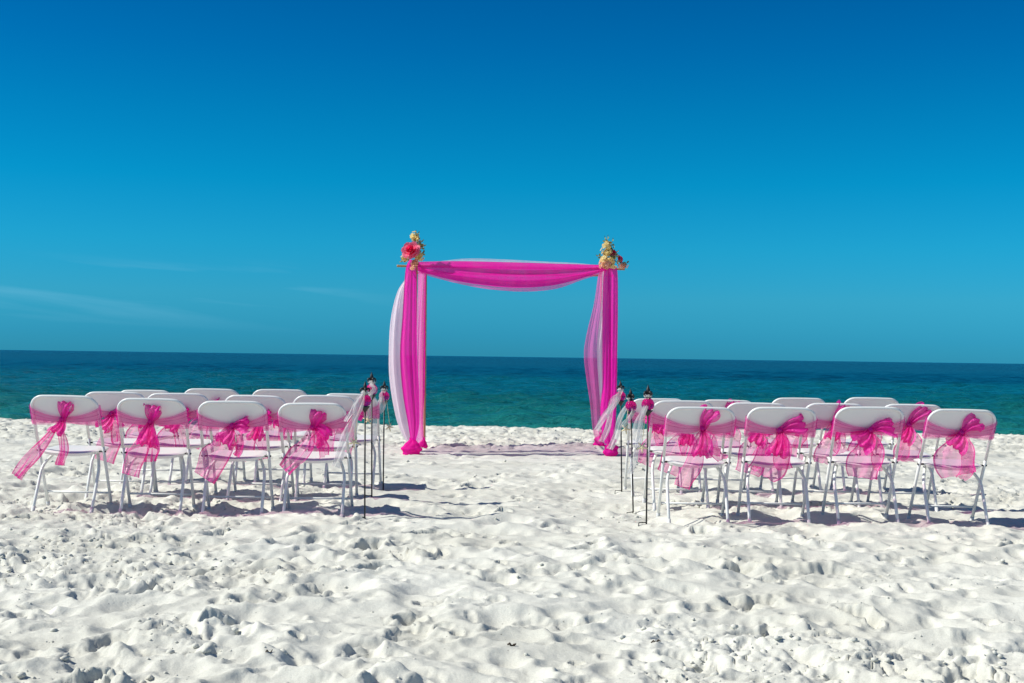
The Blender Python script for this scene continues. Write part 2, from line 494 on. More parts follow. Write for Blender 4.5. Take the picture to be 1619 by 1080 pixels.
# quieter ground where the arch stands, then the berm crest and the drop to the water
Z *= 1 - 0.25 * sstep(12.0, 13.0, GY) * sstep(15.6, 15.0, GY)
Z -= 0.05 * np.exp(-((GX - 0.1) / 1.3) ** 4) * np.exp(-((GY - 14.35) / 0.75) ** 2)
crest = 19.75 + 0.35 * pnoise(GX * 0.25, GX * 0 + 3.3, 12)
Z = Z + 0.015 * sstep(17, 19.6, GY)
drop = np.clip(GY - crest, 0, None)
Z = Z - np.where(drop > 0, 0.05 * drop ** 1.3 + 0.16 * drop, 0) * 1.0
Z = np.maximum(Z, -3.0)
def ground(x, y):
    i = int(np.clip(np.searchsorted(rows_y, y), 1, NR - 1))
    u = x / min(max(rows_y[i], 2.7), 24)
    j = int(np.clip(np.searchsorted(us, u), 1, NC - 1))
    return float(Z[i - 1:i + 1, j - 1:j + 1].mean())
# settle the sand to a fairly level bed under the chairs
sand = np_mesh('beach_sand', np.stack([GX, GY, Z], -1).reshape(-1, 3), NR, NC, M['sand'])
tag(sand, kind='structure')

# sea: swell and chop as real waves near the shore, finer ripples in the material
SEA = -0.80
sy = np.concatenate([np.exp(np.arange(math.log(21), math.log(420), 0.0052)), np.exp(np.linspace(math.log(430), math.log(40000), 60))])
su = np.concatenate([-0.62 * np.exp(np.linspace(math.log(20), 0.02, 22)), np.arange(-0.62, 0.6201, 0.005), 0.62 * np.exp(np.linspace(0.02, math.log(20), 22))])
SX = sy[:, None] * su[None, :]; SY = np.repeat(sy[:, None], len(su), 1)
SZ = np.full_like(SX, SEA)
dy = 0.0052 * SY
for k in range(46):
    lam = 0.5 * (4.5 / 0.5) ** rng.random()
    th = rng.normal(0, 0.5); ph = rng.random() * 6.283
    kk = 2 * np.pi / lam
    amp = 0.0125 * lam ** 0.75 * np.clip((lam / dy - 2.2) / 2, 0, 1)
    phase = kk * (SX * math.sin(th) + SY * math.cos(th)) + ph + 0.8 * pnoise(SX * 0.06, SY * 0.06, k)
    SZ += amp * (np.sin(phase) + 0.25 * np.sin(2 * phase + 0.6)) * np.exp(-SY / 700)
SZ = np.minimum(SZ, SEA + 0.25)
sea = np_mesh('sea_water', np.stack([SX, SY, SZ], -1).reshape(-1, 3), len(sy), len(su), M['sea'])
tag(sea, kind='structure')


# ------------------------------------------------------------------ arch of four poles with a square top frame
def bamboo(a, b, r, parent, name):
    a, b = Vector(a), Vector(b)
    pts, rad = [], []
    L = (b - a).length; k = max(2, int(L / 0.30))
    for i in range(k + 1):
        t = i / k
        for dt, rr in ((-0.012, 1.0), (0, 1.14), (0.012, 1.0)):
            tt = t + dt / L
            if 0 <= tt <= 1: pts.append(a.lerp(b, tt)); rad.append(r * rr)
    return MB().tube(pts, rad, 10).build(name, M['bamboo'], parent)

arch = empty('wedding_arch', (0, 15.35, 0))
tag(arch, 'square bamboo pole wedding arch standing on the sand before the sea', 'arch')
YF, YB = 14.85 - 15.35, 15.95 - 15.35
gp = {}
for k, (x0, y0, x1, y1) in {'fl': (-1.118, YF, -1.12, YF), 'fr': (1.185, YF, 1.11, YF), 'bl': (-1.072, YB, -1.085, YB), 'br': (1.165, YB, 1.10, YB)}.items():
    z0 = ground(x0, y0 + 15.35)
    gp[k] = z0
    bamboo((x0, y0, z0 - 0.25), (x1, y1, 2.19), 0.014, arch, 'post')
bamboo((-1.345, YF - 0.03, 2.143), (1.295, YF - 0.03, 2.143), 0.014, arch, 'crossbar')
bamboo((-1.25, YB + 0.03, 2.14), (1.25, YB + 0.03, 2.14), 0.014, arch, 'crossbar')
bamboo((-1.10, YF - 0.15, 2.17), (-1.10, YB + 0.15, 2.17), 0.012, arch, 'side_bar')
bamboo((1.10, YF - 0.15, 2.17), (1.10, YB + 0.15, 2.17), 0.012, arch, 'side_bar')


def drape(name, left, right, y0, folds, amp, bulge, mat, seed=0, nu=44, nv=90, gather=0.25, ytab=None, skew=-0.09):
    """cloth hung between two edge lines (x, z); pleats and belly are real depth"""
    rs = random.Random(seed)
    ph = [rs.random() * 6.28 for _ in range(6)]
    g = []
    for i in range(nv + 1):
        v = i / nv
        lx, lz = lerp_table(left, v); rx, rz = lerp_table(right, v)
        env = gather + (1 - gather) * math.sin(math.pi * min(1, max(0, v)) ** 0.9)
        yb = lerp_table(ytab, v)[0] if ytab else 0
        row = []
        for j in range(nu + 1):
            u = j / nu
            drift = 0.5 * math.sin(2.2 * v + ph[3]) + 0.25 * math.sin(5 * v + ph[4])
            y = amp * env * (math.sin(6.283 * folds * u + ph[0] + drift) + 0.45 * math.sin(6.283 * folds * 2.3 * u + ph[1] - 1.5 * drift)
                             + 0.3 * math.sin(6.283 * folds * 0.6 * u + ph[2] + 2 * v))
            du = 0.35 / folds * 0.16 * math.sin(6.283 * folds * u + ph[5] + drift) * math.sin(math.pi * u)
            uu = u + du
            x = lx + (rx - lx) * uu; z = lz + (rz - lz) * uu
            row.append((x, y0 + yb + y + skew * (u - 0.5) * (0.3 + 0.7 * env) - bulge * math.sin(math.pi * u) * env, z))
        g.append(row)
    return MB().grid(g).build(name, mat)

cap_ = 'arch drapery'
fl, fr, bl, br = gp['fl'], gp['fr'], gp['bl'], gp['br']
d = drape('magenta_drape', [(-1.193, 2.215), (-1.242, 2.073), (-1.268, 1.56), (-1.29, 1.122), (-1.253, 0.684), (-1.185, 0.319), (-1.155, 0.14)],
          [(-1.134, 2.20), (-1.111, 2.074), (-1.097, 1.563), (-1.083, 1.124), (-1.055, 0.686), (-1.05, 0.321), (-1.085, 0.14)], 14.72, 1.6, 0.013, 0.02, M['chiffon'], 1)
tag(d, 'magenta cloth hanging between the white tulle panel and a bamboo post, below the big rose', 'drape', cap_)
d = drape('magenta_drape', [(-1.170, 2.20), (-1.180, 2.071), (-1.172, 1.598), (-1.170, 1.125), (-1.145, 0.653), (-1.133, 0.338), (-1.125, 0.12)],
          [(-1.08, 2.20), (-1.078, 2.072), (-1.078, 1.6), (-1.072, 1.127), (-1.075, 0.654), (-1.085, 0.339), (-1.075, 0.05)], 15.88, 1.5, 0.014, 0.01, M['chiffon'], 2)
tag(d, 'narrow magenta cloth on the seaward post under the arch corner with the big rose', 'drape', cap_)
d = drape('white_tulle_drape', [(-1.21, 2.19), (-1.265, 2.02), (-1.365, 1.85), (-1.436, 1.53), (-1.453, 1.12), (-1.432, 0.756), (-1.34, 0.32), (-1.21, 0.06)],
          [(-1.17, 2.18), (-1.20, 1.996), (-1.23, 1.835), (-1.235, 1.521), (-1.245, 1.12), (-1.20, 0.756), (-1.15, 0.32), (-1.13, 0.06)], 15.06, 1.6, 0.024, 0.05, M['tulle'], 3)
tag(d, 'opaque white tulle panel billowing outward beside the magenta drape and the big rose', 'drape', cap_)
d = drape('magenta_drape', [(1.062, 2.17), (1.045, 2.03), (1.04, 1.592), (1.045, 1.153), (1.05, 0.788), (1.03, 0.495), (1.06, 0.203), (1.09, 0.12)],
          [(1.191, 2.17), (1.207, 2.033), (1.213, 1.594), (1.211, 1.156), (1.21, 0.717), (1.205, 0.425), (1.195, 0.2), (1.20, 0.12)], 14.74, 1.8, 0.014, 0.02, M['chiffon'], 4)
tag(d, 'magenta cloth hanging under the cream blossom cluster, beside the lavender billow', 'drape', cap_)
d = drape('lavender_billow', [(1.057, 2.16), (1.043, 2.067), (1.001, 1.762), (0.922, 1.419), (0.888, 1.152), (0.923, 0.849), (0.972, 0.545), (1.007, 0.241), (1.055, 0.06)],
          [(1.12, 2.16), (1.13, 2.068), (1.12, 1.763), (1.11, 1.421), (1.11, 1.154), (1.12, 0.851), (1.13, 0.547), (1.135, 0.243), (1.14, 0.06)], 15.75, 2.0, 0.02, 0.05, M['chiffon_thin'], 5)
tag(d, 'sheer lavender pink cloth billowing inward from the seaward post under the cream blossoms', 'drape', cap_)
d = drape('white_tulle_drape', [(1.037, 2.13), (1.035, 1.742), (0.995, 1.3), (0.997, 1.079), (1.019, 0.785), (1.045, 0.491), (1.07, 0.197), (1.095, 0.10)],
          [(1.067, 2.13), (1.064, 1.743), (1.058, 1.301), (1.061, 1.08), (1.08, 0.786), (1.10, 0.492), (1.122, 0.198), (1.124, 0.09)], 14.90, 1.4, 0.012, 0.01, M['tulle'], 6)
tag(d, 'narrow white tulle strip between the magenta drape and the lavender billow', 'drape', cap_)


def side_curtain(x0, x1, label, seed):
    rs = random.Random(seed); ph = [rs.random() * 6.28 for _ in range(4)]
    g = []
    for i in range(61):
        v = i / 60
        row = []
        for j in range(61):
            u = j / 60
            dr_ = 0.6 * math.sin(2.5 * v + ph[2])
            xx = 0.016 * (math.sin(6.283 * 5 * u + ph[0] + dr_) + 0.5 * math.sin(6.283 * 11 * u + ph[1] - dr_)) * (0.4 + 0.6 * v)
            x = x0 + (x1 - x0) * v + xx - 0.05 * math.sin(math.pi * v) * math.sin(math.pi * u)
            row.append((x, 14.90 + 1.00 * u, 2.15 - 2.08 * v - 0.05 * math.sin(math.pi * u) * (1 - v)))
        g.append(row)
    o = MB().grid(g).build('sheer_curtain', M['side_sheer'])
    tag(o, label, 'drape', cap_)
side_curtain(-1.10, -1.10, 'sheer pink curtain closing the arch side between its posts under the big rose', 5)
side_curtain(1.11, 1.165, 'sheer pink curtain closing the arch side between its posts under the cream blossoms', 9)


# bunched ends wound round the foot of each post
def bunch(x, y, z, w, h, seed, lab):
    rs = random.Random(seed)
    p1, p2 = rs.random() * 6, rs.random() * 6
    prof = []
    g = []
    for i in range(15):
        t = i / 14
        row = []
        for j in range(33):
            a = 2 * math.pi * j / 32
            env = (0.62 + 0.38 * math.sqrt(max(0, math.sin(math.pi * min(1, t / 0.72))))) * (1 - 0.35 * sstep(0.6, 0.8, t)) + 0.10 * math.sin(t * 17 + p1)
            r = w * env * (1 + 0.10 * math.sin(3 * a + p1 + 3 * t) + 0.04 * math.sin(7 * a + p2 - 6 * t))
            row.append((x + r * math.cos(a) * 1.1 - 0.03 * (1 - t), y + r * math.sin(a) * 0.8, z - 0.02 + h * t + 0.008 * math.sin(3 * a + p2)))
        g.append(row)
    o = MB().grid(g).build('cloth_bunch', M['chiffon'])
    tag(o, lab, 'cloth', 'bunched cloth at the post feet')
bunch(-1.128, 14.80, fl, 0.100, 0.20, 3, 'magenta cloth bunched at the post foot beside the white tulle panel')
bunch(-1.085, 15.93, bl, 0.060, 0.18, 4, 'small magenta cloth bunch at the seaward post foot, below the big rose corner')
bunch(1.185, 14.82, fr, 0.075, 0.20, 5, 'magenta cloth bunched at the landward post foot below the cream blossoms')
bunch(1.14, 15.93, br, 0.075, 0.20, 6, 'magenta cloth bunched at the seaward post foot below the lavender billow')


def swag(name, top, bot, y0, folds, amp, mat, seed, nu=90, nv=34):
    rs = random.Random(seed); ph = [rs.random() * 6.28 for _ in range(5)]
    g = []
    for i in range(nu + 1):
        u = i / nu
        tx, tz = lerp_table(top, u); bx_, bz = lerp_table(bot, u)
        row = []
        for j in range(nv + 1):
            v = j / nv
            ww = 0.4 * math.sin(3 * u + ph[1]) + 0.3 * math.sin(7 * u + ph[2])
            y = amp * (math.sin(6.283 * folds * v + ph[0] + ww) + 0.4 * math.sin(6.283 * folds * 2.1 * v + ph[3] - ww))
            y *= 0.5 + 0.5 * math.sin(math.pi * u)
            row.append((tx + (bx_ - tx) * v, y0 + y - 0.13 * v * math.sin(math.pi * u) - 0.02 * math.sin(math.pi * v), tz + (bz - tz) * v))
        g.append(row)
    return MB().grid(g).build(name, mat)

TOP = [(-1.10, 2.19), (-0.665, 2.205), (-0.227, 2.204), (0.21, 2.198), (0.647, 2.19), (1.09, 2.183)]
BOT = [(-1.10, 2.085), (-0.78, 2.00), (-0.42, 1.935), (0.0, 1.90), (0.40, 1.925), (0.72, 2.00), (1.09, 2.125)]
d = swag('magenta_swag', TOP, BOT, 14.76, 2.2, 0.016, M['chiffon'], 1)
tag(d, 'magenta cloth swag sagging along the landward crossbar between the two flower corners', 'swag', cap_)
BOT2 = [(-1.10, 2.07), (-0.80, 1.99), (-0.515, 1.925), (-0.223, 1.882), (0.141, 1.866), (0.505, 1.905), (0.795, 2.01), (1.09, 2.11)]
TOPP = [(-1.10, 2.15), (-0.6, 2.06), (-0.2, 2.02), (0.2, 2.01), (0.6, 2.06), (1.09, 2.15)]
d = swag('sheer_swag', TOPP, BOT2, 14.93, 1.5, 0.02, M['chiffon_thin'], 2)
tag(d, 'sheer pink underlayer showing below the magenta swag of the arch', 'swag', cap_)
TOPW = [(-1.08, 2.185), (-0.80, 2.228), (-0.52, 2.258), (-0.082, 2.252), (0.355, 2.234), (0.792, 2.218), (1.09, 2.18)]
BOTW = [(-1.08, 2.15), (-0.80, 2.14), (-0.52, 2.13), (-0.082, 2.12), (0.355, 2.12), (0.792, 2.13), (1.09, 2.15)]
d = swag('white_tulle_swag', TOPW, BOTW, 15.02, 1.2, 0.02, M['tulle_thin'], 3)
tag(d, 'sheer white tulle lifting in the wind above the magenta swag', 'swag', cap_)


# ------------------------------------------------------------------ flowers
def petal(mb, c, out, up, w, h, cup):
    c, out, up = Vector(c), Vector(out).normalized(), Vector(up)
    up = (up - out * up.dot(out)).normalized(); side = out.cross(up)
    rows = []
    for i in range(4):
        t = i / 3; ww = w * (0.35, 0.9, 1.0, 0.55)[i]
        rows.append([c + side * (ww * s) + up * (h * t) + out * (cup * (t * t * 0.9) + 0.25 * w * (1 - abs(s)) * -1) for s in (-1, -0.4, 0.4, 1)])
    mb.grid(rows)

def rose(parent, c, r, face, mat=None, name='rose'):
    f = Vector(face).normalized()
    a1 = f.orthogonal().normalized(); a2 = f.cross(a1)
    mb = MB()
    mb.lathe([(0.0, -0.3 * r), (0.3 * r, -0.2 * r), (0.36 * r, 0.1 * r), (0.2 * r, 0.35 * r), (0.0, 0.38 * r)], c, 10)
    for ring, (cnt, ro, hh) in enumerate(((3, 0.16, 0.62), (4, 0.34, 0.60), (5, 0.56, 0.52), (6, 0.80, 0.36), (7, 1.0, 0.10))):
        for k in range(cnt):
            a0 = 6.283 * (k + 0.5 * ring + random.uniform(-.12, .12)) / cnt
            dl = 3.6 / cnt; rows = []
            for i in range(4):
                t = i / 3
                row = []
                for j in range(4):
                    q = 2 * j / 3 - 1
                    a = a0 + dl * q * (0.55 + 0.45 * math.sin(math.pi * (0.25 + 0.5 * t)))
                    rho = r * ro * (t ** 0.7) * (1 + 0.10 * t * t * (1 - q * q) + random.uniform(-.04, .04))
                    h_ = r * (hh * t ** 1.3 - 0.10 * ring * (1 - t) - 0.12 * t * q * q - 0.10 * (i == 3) * (ring > 2))
                    row.append(Vector(c) + (a1 * math.cos(a) + a2 * math.sin(a)) * rho + f * h_)
                rows.append(row)
            mb.grid(rows)
    o_ = mb.build(name, mat or M['rose'], parent)
    me = o_.data
    me.materials.append(M['rose_edge'])
    for i_, pl in enumerate(me.polygons):
        if i_ > len(me.polygons) - 18 * 9 and (i_ - len(me.polygons)) % 9 >= 6: pl.material_index = 1
    return o_

def blossoms(parent, c, rad, cnt, size, mat, name):
    mb = MB(); c = Vector(c)
    for _ in range(cnt):
        d_ = Vector((random.gauss(0, 1), random.gauss(0, 1), random.gauss(0, 1))).normalized()
        p_ = c + Vector((d_.x * rad[0], d_.y * rad[1], d_.z * rad[2])) * (random.uniform(0.35, 1.0) if random.random() < .75 else random.uniform(1.0, 1.5))
        a1 = d_.orthogonal().normalized(); a2 = d_.cross(a1)
        for k in range(5):
            a = 6.283 * k / 5 + random.random() * .4
            o = a1 * math.cos(a) + a2 * math.sin(a)
            petal(mb, p_ + o * size * 0.15, d_ * 0.9 + o * 0.2, o, size * 0.32, size * 0.62, size * 0.12)
    return mb.build(name, mat, parent)

def sprig(parent, c, tip, cnt, size, mat=None):
    mb = MB(); c, tip = Vector(c), Vector(tip)
    mb.tube([c, c.lerp(tip, .5) + Vector((random.uniform(-.01, .01), 0, .006)), tip], [0.003, 0.0025, 0.0015], 5)
    ax = (tip - c).normalized()
    for k in range(cnt):
        t = 0.25 + 0.75 * k / max(1, cnt - 1)
        o = (ax.orthogonal() * math.cos(2.4 * k) + ax.cross(ax.orthogonal()) * math.sin(2.4 * k)).normalized()
        petal(mb, c.lerp(tip, t), ax.cross(o), (o + ax * 0.7), size * 0.28, size, size * 0.15)
    return mb.build('leaf_sprig', mat or M['leaf'], parent)

fa = empty('flower_arrangement', (-1.15, 14.68, 2.155))
tag(fa, 'flower cluster with one large pink rose on the arch corner by the white panel', 'flowers', 'flower clusters on the arch corners')
rose(fa, (-0.02, -0.07, 0.145), 0.095, (-0.25, -1, 0.35))
blossoms(fa, (0.015, 0.0, 0.285), (0.035, 0.035, 0.045), 26, 0.030, M['cream'], 'blossom_cluster')
blossoms(fa, (0.06, 0.0, 0.20), (0.035, 0.035, 0.05), 22, 0.028, M['cream'], 'blossom_cluster')
blossoms(fa, (0.06, -0.03, 0.085), (0.045, 0.04, 0.045), 26, 0.030, M['cream'], 'blossom_cluster')
blossoms(fa, (-0.085, -0.02, 0.055), (0.035, 0.03, 0.03), 16, 0.028, M['cream'], 'blossom_cluster')
blossoms(fa, (0.02, -0.05, 0.02), (0.028, 0.028, 0.028), 12, 0.032, M['peach'], 'blossom_cluster')
blossoms(fa, (0.0, -0.06, -0.03), (0.028, 0.025, 0.028), 12, 0.032, M['peach'], 'blossom_cluster')
for tip in ((0.02, 0, 0.345), (0.05, 0.01, 0.335), (0.11, 0, 0.20), (0.105, 0, 0.12), (-0.12, 0, 0.035), (0.0, 0.02, 0.30), (0.09, 0, 0.25)):
    sprig(fa, (0.02, 0.0, 0.09), tip, 9, 0.034)
fa.scale = (1.12, 1.12, 1.08)
fb = empty('flower_arrangement', (1.115, 14.68, 2.155))
fb.scale = (1.12, 1.12, 1.06)
tag(fb, 'tall cream and peach blossom cluster on the arch corner above the lavender billow', 'flowers', 'flower clusters on the arch corners')
blossoms(fb, (-0.02, -0.03, 0.055), (0.085, 0.06, 0.065), 62, 0.034, M['cream'], 'blossom_cluster')
blossoms(fb, (-0.035, -0.05, 0.02), (0.06, 0.05, 0.05), 30, 0.036, M['peach'], 'blossom_cluster')
blossoms(fb, (-0.04, 0.0, 0.155), (0.05, 0.045, 0.055), 32, 0.032, M['cream'], 'blossom_cluster')
blossoms(fb, (-0.035, 0.0, 0.235), (0.04, 0.04, 0.045), 24, 0.030, M['cream'], 'blossom_cluster')
blossoms(fb, (0.125, 0.0, 0.02), (0.045, 0.03, 0.025), 18, 0.034, M['peach'], 'blossom_cluster')
rose(fb, (0.03, 0.0, 0.155), 0.042, (0.4, -0.8, 0.5))
rose(fb, (0.10, 0.03, 0.09), 0.048, (0.9, -0.4, 0.3))
for tip in ((-0.06, 0, 0.32), (-0.03, 0, 0.33), (0.02, 0, 0.30), (-0.13, 0, 0.125), (0.07, 0, 0.17), (0.06, -0.03, 0.12), (0.17, 0, 0.045), (0.03, 0, 0.22)):
    sprig(fb, (-0.01, 0.0, 0.06), tip, 9, 0.032)


# ------------------------------------------------------------------ folding chair
CW = 0.228                                     # half width, tube axis
FOOT_Y, TOP_Y, TOP_Z = 0.20, -0.21, 0.80
LEN = math.hypot(TOP_Y - FOOT_Y, TOP_Z)
DZ, DY = TOP_Z / LEN, (TOP_Y - FOOT_Y) / LEN
def fp(x, s, nrm=0.0):
    """point on the leaning frame plane: x across, s up along it, nrm to the rear of the chair"""
    return Vector((x, FOOT_Y + DY * s - DZ * nrm, DZ * s + DY * nrm))

def hoop_half(s, top=LEN - 0.0105, r=0.085, w=CW):
    c = top - r
    if s <= c: return w
    q = min(1.0, (s - c) / r)
    return w - r + r * math.sqrt(max(0.0, 1 - q * q))

def chair_meshes():
    P = []
    S0 = 0.50
    r = 0.085; top = LEN - 0.0105
    path = [fp(-CW, S0), fp(-CW, top - r)]
    for k in range(1, 9): a = math.pi / 2 * k / 8; path.append(fp(-CW + r - r * math.cos(a), top - r + r * math.sin(a)))
    path += [fp(-0.05, top + 0.002), fp(0.05, top + 0.002)]
    for k in range(0, 9): a = math.pi / 2 * (1 - k / 8); path.append(fp(CW - r + r * math.cos(a), top - r + r * math.sin(a)))
    path += [fp(CW, S0)]
    P.append(('back_frame', MB().tube(path, 0.0108, 10).mesh('back_frame', M['chair_metal']), None))
    # moulded back panel, dished toward the rear, with a turned lip
    g = []
    s_lo, s_hi = 0.705, LEN - 0.016
    for side, off in ((0, -0.004), (1, -0.018)):
        gg = []
        for i in range(17):
            s = s_lo + (s_hi - s_lo) * i / 16
            w = max(0.02, hoop_half(s) - 0.002)
            lip = 0.006 * math.exp(-((i) / 1.4) ** 2)
            gg.append([fp(w * q, s - (0.012 * (1 - q * q)) * (i == 0), off + 0.012 * (1 - q * q) + (lip if not side else -lip)) for q in [-1 + 2 * j / 20 for j in range(21)]])
        g.append(gg)
    mb = MB(); mb.grid(g[0]); mb.grid([list(reversed(r_)) for r_ in g[1]])
    ring = lambda gg: [gg[0][j] for j in range(21)] + [gg[i][20] for i in range(1, 17)] + [gg[16][j] for j in range(19, -1, -1)] + [gg[i][0] for i in range(15, 0, -1)]
    ra, rb = ring(g[0]), ring(g[1])
    mb.grid([ra + ra[:1], rb + rb[:1]])
    P.append(('back_panel', mb.mesh('back_panel', M['chair_white']), None))
    # seat: rounded slab with a drooped rear edge
    def seat_pt(u, v, lo):
        hw = 0.200 if not lo else 0.190
        y0, y1 = (-0.105, 0.275) if not lo else (-0.092, 0.265)
        cx, cy = 2 * u - 1, 2 * v - 1
        n_ = 5.0
        m_ = max(abs(cx), abs(cy)); nn = (abs(cx) ** n_ + abs(cy) ** n_) ** (1 / n_)
        k = m_ / nn if nn > 1e-6 else 1
        x = cx * k * hw; y = y0 + (y1 - y0) * (cy * k * 0.5 + 0.5)
        z = 0.418 + 0.045 * (y + 0.1) - 0.014 * (1 - cx * cx) * (1 - 0.7 * v)
        if lo: z -= 0.030
        e_ = max(abs(cx), abs(cy))
        if not lo: z -= 0.010 * max(0, (e_ - 0.82) / 0.18) ** 2
        return (x, y, z)
    N = 16
    A = [[seat_pt(i / N, j / N, 0) for i in range(N + 1)] for j in range(N + 1)]
    B = [[seat_pt(i / N, j / N, 1) for i in range(N + 1)] for j in range(N + 1)]
    mb = MB(); mb.grid(A); mb.grid([list(reversed(r_)) for r_ in B])
    rg = lambda G: [G[0][i] for i in range(N + 1)] + [G[j][N] for j in range(1, N + 1)] + [G[N][i] for i in range(N - 1, -1, -1)] + [G[j][0] for j in range(N - 1, 0, -1)]
    a_, b_ = rg(A), rg(B)
    mb.grid([b_ + b_[:1], a_ + a_[:1]])
    P.append(('seat', mb.mesh('seat', M['chair_white']), None))
    for s in (-1, 1):
        P.append(('leg', MB().tube([fp(s * CW, S0), fp(s * CW, 0.25), fp(s * CW, -0.045)], 0.0108, 10).mesh('front_leg', M['chair_metal']), 'front'))
        pts = [(s * 0.148, 0.115, 0.392), (s * 0.160, 0.075, 0.372), (s * 0.180, 0.030, 0.338), (s * 0.196, -0.008, 0.300), (s * 0.202, -0.032, 0.262), (s * 0.203, -0.10, 0.12), (s * 0.203, -0.178, -0.045)]
        P.append(('leg', MB().tube(pts, 0.0108, 10).mesh('rear_leg', M['chair_metal']), 'rear'))
        P.append(('pivot_bolt', MB().tube([(s * 0.199, -0.012, 0.408), (s * 0.244, -0.012, 0.408)], 0.0065, 8).mesh('pivot_bolt', M['bolt']), None))
    P.append(('crossbar', MB().tube([fp(-CW, 0.115), fp(CW, 0.115)], 0.0075, 8).mesh('crossbar', M['chair_metal']), None))
    P.append(('crossbar', MB().tube([(-0.16, 0.10, 0.386), (0.16, 0.10, 0.386)], 0.0075, 8).mesh('seat_crossbar', M['chair_metal']), None))
    caps = {'front': [], 'rear': []}
    fc = [MB().tube([fp(s * CW, 0.032), fp(s * CW, -0.048)], 0.0135, 10).mesh('foot_cap', M['foot']) for s in (-1, 1)]
    rc = [MB().tube([(s * 0.203, -0.1445, 0.0265), (s * 0.203, -0.180, -0.048)], 0.0135, 10).mesh('foot_cap', M['foot']) for s in (-1, 1)]
    return P, {'front': fc, 'rear': rc}

CH_PARTS, CH_CAPS = chair_meshes()

def put(name, me, parent):
    o = bpy.data.objects.new(name, me)
    col.objects.link(o)
    o.parent = parent
    return o

SIDES = ('left', 'right')
ROWS = {1: ('row farthest from arch', 'back row'), 2: ('middle row', 'middle row'), 3: ('row closest to arch', 'front row')}
SEATS = ('at the aisle', 'second from aisle', 'third from aisle', 'outermost from aisle')
XS = {('left', 1): (-1.36, -1.925, -2.492, -3.092), ('left', 2): (-1.412, -1.917, -2.516, -2.99), ('left', 3): (-1.349, -1.933, -2.511, -3.058),
      ('right', 1): (1.29, 1.85, 2.455, 3.07), ('right', 2): (1.28, 1.84, 2.43, 3.006), ('right', 3): (1.223, 1.79, 2.395, 3.0)}
YS = {('left', 1): 9.02, ('right', 1): 8.93, ('left', 2): 9.80, ('right', 2): 9.78, ('left', 3): 10.86, ('right', 3): 10.86}
YAW = {('left', 1): (-1.0, 1.5, 2.0, -0.5), ('right', 1): (1.5, -1.0, 0.5, 1.5)}
SINK = {('left', 1): (-0.024, -0.014, 0, 0.0), ('right', 1): (0, 0, 0, -0.006)}


# ------------------------------------------------------------------ sash: band round the back, knot, loops, tails
def cloth_strip(path, widths, wdir, fold, nf, seed, nv=12, nu=None):
    """a strip of thin cloth along path; widths across wdir; pleats ripple toward the viewer side"""
    rs = random.Random(seed); ph = [rs.random() * 6.28 for _ in range(4)]
    nu = nu or (len(path) - 1) * 6
    g = []
    for i in range(nu + 1):
        t = i / nu
        c = Vector(lerp_table(path, t)); w = lerp_table([(q,) for q in widths], t)[0]
        c2 = Vector(lerp_table(path, min(1, t + 0.03))) - Vector(lerp_table(path, max(0, t - 0.03)))
        if c2.length < 1e-6: c2 = Vector((0, 0, -1))
        tan = c2.normalized()
        wd = Vector(wdir); wd = (wd - tan * wd.dot(tan))
        wd = wd.normalized() if wd.length > 1e-4 else Vector((1, 0, 0))
        nn = tan.cross(wd).normalized()
        row = []
        for j in range(nv + 1):
            q = 2 * j / nv - 1
            fo = fold * (0.35 + t) * (math.sin(nf * 3.14 * q + ph[0] + 2.5 * t) + 0.5 * math.sin(nf * 5.9 * q + ph[1] - 4 * t))
            ed = 0.012 * math.sin(9 * t + ph[2]) * q * q
            row.append(c + wd * (q * w * 0.5 + ed) + nn * fo)
        g.append(row)
    return g

